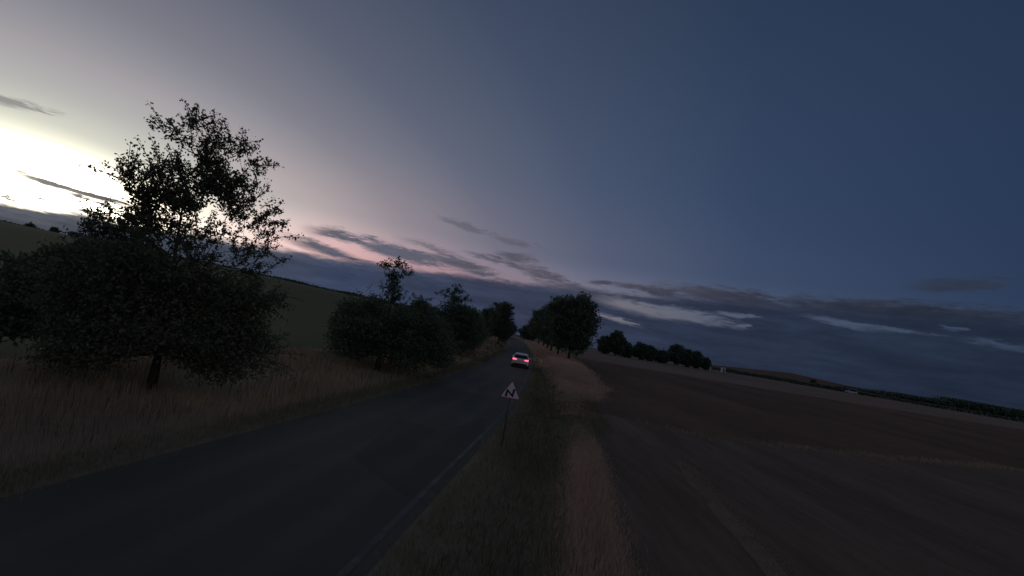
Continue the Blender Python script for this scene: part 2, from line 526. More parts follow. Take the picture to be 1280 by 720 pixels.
def sheet(name, X, Y, mat, jit=0.0):
    """grid sheet from 2-D arrays of x and y"""
    Z = zt(X, Y)
    if jit:
        near = np.clip(1 - np.hypot(X, Y) / 120, 0, 1)
        edge = np.clip(np.minimum(np.arange(X.shape[0])[:, None] * np.ones(X.shape), (X.shape[0] - 1 - np.arange(X.shape[0]))[:, None]) / 2.0, 0, 1) * np.clip(np.arange(X.shape[1])[None, :] / 2.0, 0, 1)
        Z = Z + jit * near * edge * (np.sin(X * 2.1 + np.sin(Y * 0.9)) * 0.5 + np.sin(Y * 1.7 + X * 0.6) * 0.5)
    n, k = X.shape
    idx = np.arange(n * k).reshape(n, k)
    f = np.stack([idx[:-1, :-1], idx[:-1, 1:], idx[1:, 1:], idx[1:, :-1]], -1).reshape(-1, 4)
    o = mesh_obj(name, np.stack([X, Y, Z], -1).reshape(-1, 3), f, mat, smooth=True)
    tag(o, kind='structure')
    return o


def ribbon(name, offs, mat, yr=YR):
    offs = np.asarray(offs, float)
    Y = np.repeat(yr[:, None], len(offs), 1)
    return sheet(name, xr(Y) + offs[None, :], Y, mat)


road = ribbon('road', np.linspace(-W_ROAD, 0, 9), M['road'])
ca = road.data.attributes.new('cross', 'FLOAT', 'POINT')
ca.data.foreach_set('value', np.tile(np.linspace(-W_ROAD, 0, 9), len(YR)).astype(np.float32))
LV, RV = 9.0, 3.55
ribbon('verge_left', np.linspace(-W_ROAD - LV, -W_ROAD, 19), M['verge'])
ribbon('verge_right', np.linspace(0, RV, 18), M['verge'])
ribbon('meadow', -W_ROAD - LV - np.concatenate([[0], np.geomspace(1, 4000, 60)])[::-1], M['meadow'])

U = np.concatenate([np.linspace(0, 8, 17), np.geomspace(9, 4000, 62)])
W_U = np.interp(U, [0, 4, 7, 17, 33, 60, 4000], [0, -2, -1.2, 2.2, 9.5, 14, 14])
BUMP_Y = lambda y: sstep(-20, 26, y) * sstep(150, 26, y)
B0 = 26.25


def field(name, y0, y1, mat, u=U, jit=0.0):
    yy = YR[(YR >= y0 - 1e-6) & (YR <= y1 + 1e-6)]
    Yb = np.repeat(yy[:, None], len(u), 1)
    Y = Yb + np.interp(u, U, W_U)[None, :] * BUMP_Y(Yb)
    X = xr(Yb) + RV + u[None, :]
    return sheet(name, X, Y, mat, jit)


field('stubble_field', -60, B0, M['stubble'])
M['track'] = mat_ground('bare_track', [(0.35, (0.120, 0.092, 0.064)), (0.64, (0.21, 0.158, 0.112))], (0.9, 4.0), 0.6, 9.0)
yt = np.arange(1.0, 17.01, 0.5)
for o0, wd in ((6.3, 0.55),):
    side = lambda sgn: xr(yt) + o0 + sgn * (wd / 2) * (0.9 + 0.10 * np.sin(yt * 1.9 + sgn + o0) + 0.06 * np.sin(yt * 4.1)) * np.clip((17.3 - yt) / 3, 0.1, 1)
    XT = np.stack([side(-1), side(1)], 1); YT = np.repeat(yt[:, None], 2, 1)
    ix = np.arange(XT.size).reshape(XT.shape)
    tr_ = mesh_obj('wheel_track', np.stack([XT, YT, zt(XT, YT) + 0.006], -1).reshape(-1, 3), np.stack([ix[:-1, 0], ix[:-1, 1], ix[1:, 1], ix[1:, 0]], -1), M['track'])
    tag(tr_, kind='structure')
field('ploughed_field', B0, 120, M['plough'], jit=0.03)
field('headland_strip', 120, 290, M['drystrip'])
field('far_field', 290, 3500, M['hill'])

# worn white line along the right edge
yl = np.arange(-20, 150, 0.5)
oo = np.array([-0.34, -0.22])
XL = xr(yl)[:, None] + oo[None, :] + (np.interp(yl, np.arange(-20, 151, 3.0), rng.uniform(-0.015, 0.015, 57)))[:, None]
YL = np.repeat(yl[:, None], 2, 1)
idx = np.arange(XL.size).reshape(XL.shape)
f = np.stack([idx[:-1, 0], idx[:-1, 1], idx[1:, 1], idx[1:, 0]], -1)
line = mesh_obj('edge_line', np.stack([XL, YL, zt(XL, YL) + 0.005], -1).reshape(-1, 3), f, M['paint'], road)
line['label'] = 'worn pale line along the right edge of the road'


# ------------------------------------------------------------------ grass
def blades(name, n, sampler, hmin, hmax, width, mat, label, lean=0.35, fade=None):
    """n bent blades; sampler(n) gives x, y"""
    x, y = sampler(n)
    n = len(x)
    z = zt(x, y) - 0.02
    dist = np.hypot(x, y)
    h = rng.uniform(hmin, hmax, n) * (0.75 + 0.5 * (np.sin(x * 0.9 + 1.3 * np.sin(y * 0.45)) * 0.5 + 0.5))
    if fade:
        h = h * fade(x, y)
    w = width * (0.7 + 0.6 * rng.random(n)) * np.clip(dist / 16, 0.8, 5.0)
    t = rng.uniform(0, 2 * math.pi, n)
    sx, sy = np.cos(t) * w / 2, np.sin(t) * w / 2
    t2 = rng.uniform(0, 2 * math.pi, n); L = lean * h * rng.uniform(0.2, 1.3, n)
    lx, ly = np.cos(t2) * L, np.sin(t2) * L
    P = np.zeros((n, 5, 3))
    P[:, 0] = np.stack([x - sx, y - sy, z], -1)
    P[:, 1] = np.stack([x + sx, y + sy, z], -1)
    P[:, 2] = np.stack([x + sx * 0.8 + lx * 0.35, y + sy * 0.8 + ly * 0.35, z + h * 0.6], -1)
    P[:, 3] = np.stack([x - sx * 0.8 + lx * 0.35, y - sy * 0.8 + ly * 0.35, z + h * 0.6], -1)
    P[:, 4] = np.stack([x + lx, y + ly, z + h], -1)
    b = np.arange(n)[:, None] * 5
    F = np.concatenate([b + [0, 1, 2], b + [0, 2, 3], b + [3, 2, 4]], 0)
    o = mesh_obj(name, P.reshape(-1, 3), F, mat)
    return tag(o, label, 'grass', kind='stuff')


def along(y0, y1, o0, o1, power=1.6, patch=None, jit=0.14):
    """points beside the road, denser close by; o0/o1 may be functions of y"""
    def s(n):
        y = y0 + (y1 - y0) * rng.random(n) ** power
        a = o0(y) if callable(o0) else o0
        b = o1(y) if callable(o1) else o1
        x = xr(y) + a + (b - a) * rng.random(n) + rng.normal(0, jit, n)
        if patch:
            keep = (np.sin(x * patch + 2 * np.sin(y * 0.31)) + np.sin(y * patch * 0.7 + x) + rng.normal(0, 0.8, n)) > -0.5
            x, y = x[keep], y[keep]
        return x, y
    return s


LE = -W_ROAD
blades('dry_grass', 95000, along(1, 130, LE - 8.5, LE - 0.75, 2.2, 0.6), 0.16, 0.42, 0.010, M['dry'], 'tall dry brown grass on the bank left of the road')
blades('verge_grass', 26000, along(1, 90, LE - 0.95, LE + 0.05, 2.0), 0.06, 0.22, 0.012, M['green'], 'short dark green grass along the left edge of the asphalt')
blades('verge_grass', 60000, along(2, 70, 0.05, lambda y: 2.5 + 1.9 * sstep(15, 21, y), 1.9), 0.06, 0.24, 0.011, M['green'], 'short dark grass between the right road edge and the pale strip')
blades('dry_grass', 46000, along(2, 22, lambda y: 2.45 + 0.08 * np.sin(y * 0.37), lambda y: 3.7 - 0.7 * sstep(15, 22, y) + 0.06 * np.sin(y * 0.45), 1.25), 0.08, 0.22, 0.011, M['dryred'], 'pale dry grass strip running beside the right verge',
       fade=lambda x, y: (1 - 0.75 * sstep(15, 22, y)) * (0.45 + 0.55 * sstep(0.0, 0.45, 0.7 - np.abs(x - xr(y) - 3.1))))
blades('dry_grass', 90000, along(23, 175, lambda y: 2.4 - 1.4 * sstep(36, 60, y), lambda y: 3.0 + 2.7 * sstep(25, 40, y) + 2.6 * sstep(40, 95, y) + 0.35 * np.sin(y * 0.83) + 0.25 * np.sin(y * 2.1), 1.8, None, 0.42), 0.16, 0.42, 0.012, M['dryred'], 'reddish dry grass under the tree row right of the road',
       fade=lambda x, y: 0.25 + 0.75 * sstep(25, 38, y))
blades('dry_weeds', 7000, lambda n: (lambda u, t: (xr(B0) + RV + u, B0 + np.interp(u, U, W_U) + t))(rng.uniform(2.5, 60, n), rng.normal(0, 0.5, n)), 0.04, 0.14, 0.014, M['dry'], 'thin pale line of dry weeds between the two fields')
blades('stubble_grass', 5000, along(4, 16.5, 6.3, 6.7, 1.2), 0.03, 0.10, 0.012, M['dry'], 'narrow pale row of stubble beside the wheel track')

M['weed'] = mat_leaf('tall_weed', (0.055, 0.055, 0.030), (0.13, 0.105, 0.060), 0.25)
blades('tall_weeds', 5200, along(3, 110, LE - 8.0, LE - 1.0, 2.0, 1.3), 0.32, 0.6, 0.016, M['weed'], 'dark weed stalks standing among the dry grass on the left bank', 0.25)
blades('tall_weeds', 2600, along(4, 90, 0.6, 2.4, 1.7, 1.9), 0.18, 0.42, 0.016, M['weed'], 'dark weed tufts in the short grass of the right verge', 0.5)

# ------------------------------------------------------------------ trees
LOCAL = lambda base: math.atan2(base[0], base[1])


def leaf_quads(C, size, asp=0.55, flat=0.0):
    n = len(C)
    a = rng.normal(size=(n, 3)); a /= np.linalg.norm(a, axis=1)[:, None]
    b = rng.normal(size=(n, 3)); b[:, 2] *= (1 - flat)
    b -= (b * a).sum(1)[:, None] * a; b /= np.linalg.norm(b, axis=1)[:, None] + 1e-9
    s = size * rng.uniform(0.6, 1.35, n)[:, None]
    P = np.stack([C - a * s, C - b * s * asp + a * s * 0.1, C + a * s, C + b * s * asp + a * s * 0.1], 1)
    return P


def make_tree(name, base, clumps, leaf, mat, trunk_r=0.14, fork=1.5, twig_mat=None, lean=0.0, sides=7, twigs=True, soft=0.30):
    """clumps: (right, depth, height, radius, height radius, leaves, style); right/depth seen from the road side.
    soft < 1 packs leaves to the rim, higher fills the volume and frays it.
    style 's' = sprays of twigs with leaves along them, 'd' = dense leafy mass with frayed rim"""
    bx, by = base
    A = LOCAL(base)
    bz = float(zt(bx, by)) - 0.05
    root = empty(name, (bx, by, bz))
    Rv = np.array([math.cos(A), -math.sin(A), 0]); Fv = np.array([math.sin(A), math.cos(A), 0]); Uv = np.array([0, 0, 1.0])
    T = MB()
    topz = max(c[2] for c in clumps)
    tip = clumps[int(np.argmax([c[2] for c in clumps]))]
    tp = []; tr = []
    hh = fork + (topz - fork) * 0.75
    for i in range(7):
        t = i / 6
        wob = 0.10 * math.sin(3.1 * t + bx) * t
        p = Rv * (tip[0] * t * t * 0.8 + wob) + Fv * (tip[1] * t * t * 0.8 + wob * 0.5) + Uv * (hh * t)
        tp.append(p); tr.append(trunk_r * (1.25 - 1.1 * t ** 0.8) if i else trunk_r * 1.55)
    T.tube(tp, tr, sides)
    P = []
    tw = MB()
    placed = []
    for (r_, d_, h_, rad, hr, nl, st) in sorted(clumps, key=lambda q: q[2]):
        c = Rv * r_ + Fv * d_ + Uv * h_
        if st == 'd' and h_ < 4.2:
            nl = int(nl * 1.9)
        elif st == 's':
            nl = int(nl * 1.35)
        # limb from the trunk to the clump
        ah = min(max(fork * 0.8, h_ * 0.55), hh * 0.95)
        k = ah / hh * 6; i0 = min(int(k), 5); fr = k - i0
        s0 = tp[i0] * (1 - fr) + tp[i0 + 1] * fr
        r0 = max(0.012, min(trunk_r * 0.5, 0.035 * rad + 0.02))
        for pc, pr in placed:
            if pc[2] < c[2] - 0.2 and np.linalg.norm(c - pc) < 0.75 * np.linalg.norm(c - s0):
                s0 = pc; r0 = max(0.010, min(pr * 0.8, r0 * 0.6))
        placed.append((c, r0))
        mid = s0 * 0.5 + c * 0.5 + Uv * (-0.06 * np.linalg.norm(c - s0)) + rng.normal(0, 0.06, 3)
        T.tube([s0, s0 * 0.6 + mid * 0.4, mid, mid * 0.4 + c * 0.6, c], [r0, r0 * 0.85, r0 * 0.65, r0 * 0.5, r0 * 0.35], 5)
        outv = c - Uv * (h_ * 0.6)
        outv = outv / (np.linalg.norm(outv) + 1e-6)
        if st == 's':
            nt = max(4, int(nl / 34))
            per = max(5, int(nl / nt))
            for _ in range(nt):
                v = rng.normal(size=3); v /= np.linalg.norm(v)
                v = v + outv * 0.75 + Uv * 0.35; v /= np.linalg.norm(v)
                L = rad * rng.uniform(0.6, 1.35)
                st0 = c + rng.normal(size=3) * rad * 0.25
                bend = rng.normal(size=3) * 0.18 * L
                e1 = st0 + v * L * 0.5 + bend * 0.5; e2 = st0 + v * L + bend - Uv * 0.08 * L
                tw.tube([st0, e1, e2], [0.014, 0.010, 0.005], 3)
                t = rng.random(per)[:, None] ** 0.8
                q = st0 * (1 - t) ** 2 + 2 * e1 * t * (1 - t) + e2 * t * t
                q = q + rng.normal(size=(per, 3)) * leaf * 0.9
                P.append(leaf_quads(q, leaf * 0.8))
        else:
            v = rng.normal(size=(nl, 3)); v /= np.linalg.norm(v, axis=1)[:, None]
            rr = rng.random(nl)[:, None] ** soft * rng.uniform(0.85, 1.18, (nl, 1))
            # lumpy rim
            lump = 1 + 0.20 * np.sin(v[:, :1] * 5 + bx) * np.cos(v[:, 1:2] * 4 + h_) + 0.16 * np.sin(v[:, 2:3] * 7 + r_)
            q = v * rr * lump
            P.append(leaf_quads(c + Rv * (q[:, :1] * rad) + Fv * (q[:, 1:2] * rad) + Uv * (q[:, 2:3] * hr), leaf))
            if twigs:
                for _ in range(max(6, int(rad * 9))):
                    v = rng.normal(size=3); v[2] = abs(v[2]) * 0.7; v /= np.linalg.norm(v)
                    s1 = c + v * np.array([rad, rad, hr]) * 0.85
                    L = rng.uniform(0.15, 0.42) * rad
                    e = s1 + v * L + Uv * L * 0.4
                    tw.tube([s1 - v * L * 0.5, e], [0.010, 0.004], 3)
                    m_ = int(10 + 10 * rng.random())
                    t = rng.random(m_)[:, None]
                    P.append(leaf_quads(s1 * (1 - t) + e * t + rng.normal(size=(m_, 3)) * leaf, leaf))
    trunk = T.build('trunk', M['bark'], root, True)
    P = np.concatenate(P, 0)
    crown = mesh_obj('crown', P.reshape(-1, 3), np.arange(len(P) * 4).reshape(-1, 4), mat, root)
    if tw.v:
        tag(tw.build('twigs', M['bark'], crown), kind='stuff')
    return root


# tall tree in the left foreground
hero = make_tree('fruit_tree', (-9.6, 14.0), [
    (-1.0, 0.2, 7.25, 0.65, 0.6, 260, 's'), (-0.4, -0.1, 7.65, 0.7, 0.7, 420, 's'), (0.2, 0.3, 7.35, 0.7, 0.7, 360, 's'),
    (0.7, -0.3, 7.25, 0.7, 0.6, 360, 's'), (-0.15, 0.2, 6.9, 0.6, 0.5, 520, 's'), (1.2, 0.1, 6.95, 0.55, 0.6, 220, 's'), (0.1, 0.1, 6.75, 0.42, 0.36, 330, 'd'),
    (-1.0, 0.1, 6.0, 0.75, 0.6, 620, 's'), (-1.4, -0.3, 5.6, 0.65, 0.6, 520, 's'), (-0.55, 0.4, 6.3, 0.6, 0.5, 520, 's'),
    (0.35, 0.0, 6.35, 0.62, 0.5, 950, 'd'), (0.05, 0.2, 6.0, 0.5, 0.45, 650, 'd'), (-0.75, 0.0, 5.65, 0.5, 0.45, 560, 'd'), (-1.15, 0.1, 5.3, 0.45, 0.4, 420, 'd'),
    (0.85, -0.2, 6.2, 0.55, 0.5, 520, 's'), (1.35, 0.3, 6.05, 0.65, 0.6, 300, 's'), (1.75, -0.2, 5.55, 0.65, 0.5, 280, 's'), (0.75, 0.1, 5.9, 0.4, 0.35, 360, 'd'),
    (2.1, 0.1, 5.2, 0.65, 0.5, 240, 's'), (1.35, 0.2, 5.2, 0.65, 0.5, 360, 's'), (0.9, -0.3, 5.45, 0.55, 0.5, 380, 's'),
    (-0.15, -0.1, 5.25, 0.65, 0.5, 760, 's'), (-0.4, 0.0, 5.3, 0.4, 0.35, 380, 'd'), (-1.0, 0.2, 4.8, 0.75, 0.5, 900, 's'), (-1.0, 0.1, 4.6, 0.6, 0.4, 500, 'd'), (0.4, 0.1, 4.6, 0.7, 0.5, 420, 's'),
    (1.35, -0.1, 4.3, 0.65, 0.5, 330, 's'), (1.95, 0.2, 4.4, 0.6, 0.4, 200, 's'), (-0.3, 0.2, 4.25, 0.8, 0.5, 900, 's'),
    (-1.3, 0.0, 3.4, 1.1, 0.75, 1700, 'd'), (0.2, 0.3, 3.1, 1.1, 0.75, 1700, 'd'), (1.5, 0.0, 2.95, 1.1, 0.75, 1700, 'd'), (0.4, 0.1, 3.8, 0.9, 0.5, 700, 's'), (1.7, 0.2, 3.7, 0.8, 0.5, 450, 's'), (2.4, 0.0, 2.9, 0.7, 0.6, 420, 's'),
    (-1.0, 0.3, 2.2, 1.4, 1.0, 2400, 'd'), (0.7, 0.2, 2.0, 1.4, 0.9, 2400, 'd'), (1.9, 0.1, 1.95, 1.0, 0.9, 1500, 'd'),
    (-1.6, 0.1, 1.3, 1.2, 0.75, 1500, 'd'), (1.6, 0.1, 1.35, 1.4, 0.75, 1700, 'd'), (-2.3, 0.2, 2.4, 0.9, 0.8, 900, 'd'), (2.5, 0.2, 1.3, 0.9, 0.6, 420, 's'),
    (-0.4, -0.7, 1.55, 0.9, 0.6, 900, 'd'), (0.7, -0.7, 1.5, 0.9, 0.55, 900, 'd'), (-1.7, -0.4, 0.85, 1.0, 0.5, 700, 'd'), (1.5, -0.4, 0.9, 1.1, 0.5, 800, 'd'),
], 0.058, M['leaf_hero'], trunk_r=0.10, fork=1.3, soft=0.5)
tag(hero, 'tall tree with sparse feathery top against the sunset, left foreground', 'tree')

t = make_tree('shrubby_tree', (-13.6, 15.8), [
    (0.4, 0, 4.3, 0.85, 0.8, 600, 's'), (0.9, 0.2, 4.6, 0.6, 0.5, 260, 's'), (-0.2, 0, 4.1, 0.7, 0.6, 450, 's'), (0.9, 0.0, 3.7, 1.0, 0.8, 1600, 'd'),
    (0.1, 0.0, 3.2, 1.2, 0.9, 2200, 'd'), (-1.0, 0.2, 2.5, 1.2, 0.9, 1900, 'd'), (1.2, 0.0, 2.4, 1.3, 1.0, 2400, 'd'), (-0.4, 0.1, 1.6, 1.6, 1.0, 2600, 'd'),
    (-1.8, 0.0, 1.3, 1.0, 0.9, 1300, 'd')], 0.075, M['leaf'], trunk_r=0.12, fork=0.9)
tag(t, 'low bushy tree at the left edge, half hidden behind the tall sparse tree', 'tree')

t = make_tree('roadside_tree', (-6.6, 27.1), [
    (-0.55, 0, 5.75, 0.42, 0.35, 190, 's'), (-0.05, 0.1, 5.95, 0.45, 0.4, 260, 's'), (0.5, 0, 5.75, 0.42, 0.35, 190, 's'), (-0.05, 0, 5.25, 0.40, 0.5, 420, 'd'), (0.0, 0, 4.6, 0.45, 0.5, 420, 'd'),
    (0.1, 0, 3.9, 0.6, 0.5, 500, 's'), (1.5, 0.2, 3.9, 0.7, 0.5, 500, 's'), (1.9, 0.2, 3.6, 0.6, 0.45, 380, 's'), (-0.7, 0.0, 3.2, 1.0, 0.6, 900, 's'), (-1.8, 0.2, 2.8, 0.9, 0.6, 800, 's'), (1.0, 0, 3.0, 1.2, 0.7, 1500, 'd'),
    (2.5, 0.3, 2.9, 1.0, 0.7, 1100, 'd'), (-1.0, 0, 2.3, 1.3, 0.8, 1700, 'd'), (-2.0, 0.2, 1.8, 1.0, 0.8, 1200, 'd'), (1.4, 0.2, 1.9, 1.5, 0.9, 1900, 'd'), (2.9, 0.3, 2.0, 1.1, 0.8, 1100, 'd'), (3.4, 0.3, 1.2, 0.9, 0.7, 800, 'd'),
    (-1.6, 0.2, 1.0, 1.2, 0.65, 1300, 'd'), (1.6, 0.3, 1.0, 1.6, 0.65, 1500, 'd')],
    0.07, M['leaf'], trunk_r=0.13, fork=1.1, soft=0.45)
tag(t, 'tree left of the road with a narrow tufted leader rising above its crown', 'tree', 'trees along the left side of the road')

t = make_tree('roadside_tree', (-5.9, 41.0), [
    (0.3, 0, 5.6, 0.7, 0.6, 160, 's'), (0.95, 0, 5.85, 0.75, 0.6, 200, 's'), (1.6, 0, 6.0, 0.7, 0.5, 170, 's'), (1.2, 0.2, 5.2, 0.8, 0.6, 420, 's'), (2.1, 0, 5.4, 0.6, 0.5, 160, 's'),
    (1.2, 0, 4.5, 1.1, 0.8, 1500, 'd'), (2.5, 0, 4.1, 1.2, 0.8, 1500, 'd'), (-0.6, 0.2, 3.7, 1.2, 0.8, 1400, 'd'), (0.7, 0, 3.0, 1.9, 1.1, 2600, 'd'), (3.0, 0, 2.9, 1.3, 1.1, 1700, 'd'),
    (1.2, 0.0, 1.8, 2.0, 0.9, 2200, 'd')], 0.085, M['leaf'], trunk_r=0.12, fork=1.1, soft=0.42)
tag(t, 'tree left of the road with fan of thin upright twigs on top', 'tree', 'trees along the left side of the road')


def round_tree(name, base, height, width, mat, leaf, n, trunk_r=0.16, fork=1.8, seed=0, low=1.6):
    rs = np.random.default_rng(seed)
    cl = []
    m = 11
    ch = height - low
    for i in range(m):
        t = (i + 0.5) / m
        hz = low + ch * (0.15 + 0.75 * t)
        wz = width / 2 * math.sin(math.pi * (0.22 + 0.62 * t)) ** 0.8
        a = i * 2.4 + rs.uniform(0, 1)
        rad = width * rs.uniform(0.20, 0.27)
        q = max(0, wz - rad) * rs.uniform(0.75, 1.05)
        cl.append((q * math.cos(a), q * math.sin(a), hz, rad, rad * rs.uniform(0.7, 0.95), int(n / (m + 2)), 'd'))
    cl.append((rs.uniform(-.1, .1) * width, 0, low + ch * 0.5, width * 0.36, ch * 0.36, int(n / (m + 2) * 2), 'd'))
    cl.append((rs.uniform(-.08, .08) * width, 0, height - width * 0.14, width * 0.17, width * 0.14, int(n / (m + 2)), 'd'))
    for k in range(9):
        t = rs.random(); a = rs.uniform(0, 6.28)
        wz = width / 2 * math.sin(math.pi * (0.25 + 0.6 * t)) ** 0.8
        cl.append((wz * 0.85 * math.cos(a), wz * 0.85 * math.sin(a), low + ch * (0.35 + 0.6 * t), width * rs.uniform(0.09, 0.15), width * 0.1, int(n / (m + 2) * 0.28), 's'))
    return make_tree(name, base, cl, leaf, mat, trunk_r, fork, sides=6, soft=0.36)


for i, (bx, by, h, w, lab) in enumerate([
        (-8.6, 30.0, 3.6, 4.2, 'low bush behind the tufted tree, left roadside'),
        (-6.9, 36.5, 4.0, 4.6, 'low round bush between the tufted tree and the twiggy tree, left roadside'),
        (-4.4, 53.0, 4.6, 5.6, 'rounded tree behind the twiggy tree on the left roadside'),
        (-5.4, 66.0, 5.4, 5.2, 'dense low tree further along the left roadside, beyond the rounded one'),
        (-0.9, 99.0, 8.8, 6.2, 'dark conical tree where the left tree line ends near the road'),
        (-4.6, 120.0, 7.2, 6.0, 'last dark tree of the left line, behind the conical one')]):
    t = round_tree('roadside_tree', (bx, by), h, w, M['leaf'], 0.11 if by < 60 else 0.16, 7000 if by < 60 else 6000, 0.12, 0.9, 40 + i, 0.5)
    tag(t, lab, 'tree', 'trees along the left side of the road')

row = [(11.4, 81.4, 10.8, 9.6), (11.2, 95.8, 11.0, 9.0), (11.3, 111.0, 11.2, 9.0), (11.8, 127.0, 11.0, 9.0), (12.2, 144.0, 11.0, 9.5), (12.0, 163.0, 11.0, 9.5)]
ords = ['nearest and largest round crowned tree of the row right of the road', 'second tree of the right roadside row counted from the camera',
        'third tree of the right roadside row counted from the camera', 'fourth tree of the right roadside row counted from the camera',
        'fifth tree of the right roadside row counted from the camera', 'farthest tree of the right roadside row, beside the road end']
for i, (bx, by, h, w) in enumerate(row):
    t = round_tree('avenue_tree', (bx, by), h, w, M['leaf'], 0.21, 10000 if i < 3 else 7000, 0.17, 2.2, 60 + i, 1.4)
    tag(t, ords[i], 'tree', 'trees in the row right of the road')

# end of the road: dark trees closing the view
for i, (bx, by, h, w, lab) in enumerate([(0.5, 225, 6.5, 11, 'dark tree closing the view left of the road end'), (12, 238, 5.5, 11, 'low dark tree closing the view at the road end'),
                                         (-9, 232, 6.5, 12, 'dark tree behind the left roadside line near the road end')]):
    t = round_tree('distant_tree', (bx, by), h, w, M['leaf_far'], 0.35, 2500, 0.2, 1.2, 80 + i, 0.4)
    tag(t, lab, 'tree', 'dark trees at the road end')

# dark trees across the field
far = [(11.9, 205, 7.0, 6.5, 'small tree right beside the big avenue tree, across the field'),
       (13.15, 205, 10.0, 7.5, 'tall round dark tree, second from the left in the field tree line'),
       (14.3, 212, 5.6, 7.5, 'low bush sloping down right of the tall round dark tree'),
       (15.9, 215, 6.4, 7.0, 'broad dark tree left in the middle pair of the field tree line'),
       (16.9, 218, 5.8, 6.5, 'slightly lower dark tree right in the middle pair of the field tree line'),
       (18.3, 222, 4.4, 7.0, 'lowest bush in the dip of the field tree line'),
       (19.8, 224, 8.4, 7.5, 'highest dark tree of the right half of the field tree line'),
       (20.9, 226, 7.0, 7.0, 'dark tree between the highest one and the rounded end trees'),
       (21.9, 228, 6.7, 6.5, 'rounded dark tree, second from the white huts'),
       (22.9, 230, 5.0, 4.5, 'last small dark tree beside the white huts')]
for i, (a, D, h, w, lab) in enumerate(far):
    b = (D * math.sin(R(a)), D * math.cos(R(a)))
    t = round_tree('field_tree', b, h, w, M['leaf_far'], 0.36, 3600, 0.18, 1.0, 100 + i, 0.3)
    tag(t, lab, 'tree', 'tree line across the field')


# ------------------------------------------------------------------ far hedges and woods
def leaf_band(name, pts, h, w, n, leaf, mat, label, cat, kind=None, hvar=0.35):
    pts = np.array(pts, float)
    seg = np.hypot(*np.diff(pts, axis=0).T); cum = np.concatenate([[0], np.cumsum(seg)])
    s = rng.random(n) * cum[-1]
    x = np.interp(s, cum, pts[:, 0]) + rng.normal(0, w / 2.5, n); y = np.interp(s, cum, pts[:, 1]) + rng.normal(0, w / 2.5, n)
    hh = h * (1 - hvar + hvar * 2 * np.clip(0.5 + 0.3 * np.sin(s / (h * 1.3)) + 0.3 * np.sin(s / (h * 3.1) + 1) + 0.15 * np.sin(s / (h * 0.6)), 0, 1))
    hh = hh * (0.12 + 0.88 * sstep(0, 70, s)) if kind else hh
    z = zt(x, y) + hh * rng.random(n) ** 0.7
    P = leaf_quads(np.stack([x, y, z], -1), leaf, 0.7)
    o = mesh_obj(name, P.reshape(-1, 3), np.arange(n * 4).reshape(-1, 4), mat)
    return tag(o, label, cat, kind=kind)


pol = lambda a, D: (D * math.sin(R(a)), D * math.cos(R(a)))
leaf_band('hedge', [pol(a, 262) for a in (23.3, 28, 33, 37, 41, 46, 52)], 1.2, 2.0, 6000, 0.32, M['leaf_far'], 'long low dark hedge nearer the field on the right', 'hedge', hvar=0.3)
leaf_band('hedge', [pol(a, 305) for a in (24.8, 28, 32, 36.5)], 1.3, 2.0, 4500, 0.32, M['leaf_far'], 'upper thin dark hedge running from the white huts to the white van', 'hedge', hvar=0.3)
leaf_band('far_wood', [pol(a, 420) for a in (36.8, 40, 44, 48, 53, 60)], 6.0, 14.0, 60000, 0.5, M['leaf_far'], 'dark wood along the horizon at the far right', 'wood', 'stuff', 0.5)
leaf_band('far_wood', [pol(a, 395) for a in (-62, -54, -48, -40, -32, -25, -18, -12, -6)], 2.6, 12.0, 36000, 0.6, M['leaf_far'], 'dark strip of wood along the crest of the left hill', 'wood', 'stuff', 0.35)
for i, (a, D, h, w, lab) in enumerate([(-45.3, 380, 3.8, 3.6, 'small lone tree on the left hill crest nearest the picture edge'),
                                       (-43.8, 382, 4.6, 3.0, 'upright lone tree on the left hill crest'),
                                       (-42.5, 384, 4.0, 4.6, 'rounded lone tree on the left hill crest beside the bushy tree'),
                                       (33.0, 330, 2.6, 1.2, 'tiny upright tree on the brown slope at right')]):
    t = round_tree('hill_tree', pol(a, D), h, w, M['leaf_far'], 0.5, 900, 0.15, 0.8, 130 + i, 0.3)
    tag(t, lab, 'tree')

# ------------------------------------------------------------------ small white huts beside the tree line
M['render_white'] = mat_plain('white_render', (0.72, 0.71, 0.68), 0.85, 0.1, 3)
M['roof_grey'] = mat_plain('grey_roof', (0.12, 0.11, 0.115), 0.8, 0.2, 4)
M['wood_dark'] = mat_plain('dark_door', (0.07, 0.055, 0.05), 0.7, 0.2, 6)


def hut(base, w, d, h, rz, label):
    r = empty('hut', (base[0], base[1], float(zt(*base)) - 0.05), rz)
    wl = MB(); wl.box((0, 0, h / 2), (w, d, h)); wl.build('wall', M['render_white'], r)
    rf = MB()
    rf.add([(-w / 2 - .15, -d / 2 - .15, h), (w / 2 + .15, -d / 2 - .15, h), (w / 2 + .15, d / 2 + .15, h), (-w / 2 - .15, d / 2 + .15, h), (0, -d / 2 - .15, h + w * .3), (0, d / 2 + .15, h + w * .3)],
           [(0, 3, 2, 1), (0, 1, 4), (1, 2, 5, 4), (2, 3, 5), (3, 0, 4, 5)])
    rf.build('roof', M['roof_grey'], r)
    dr = MB(); dr.box((w * 0.15, -d / 2 - 0.01, 0.9), (w * 0.3, 0.04, 1.75)); dr.build('door', M['wood_dark'], r)
    return tag(r, label, 'hut', 'small huts at the end of the tree line')


hut(pol(23.25, 236), 1.9, 1.9, 2.9, R(-20), 'small white hut close against the last dark tree across the field')
hut(pol(24.75, 240), 2.0, 2.0, 2.4, R(-24), 'small white hut standing clear at the start of the hedges')

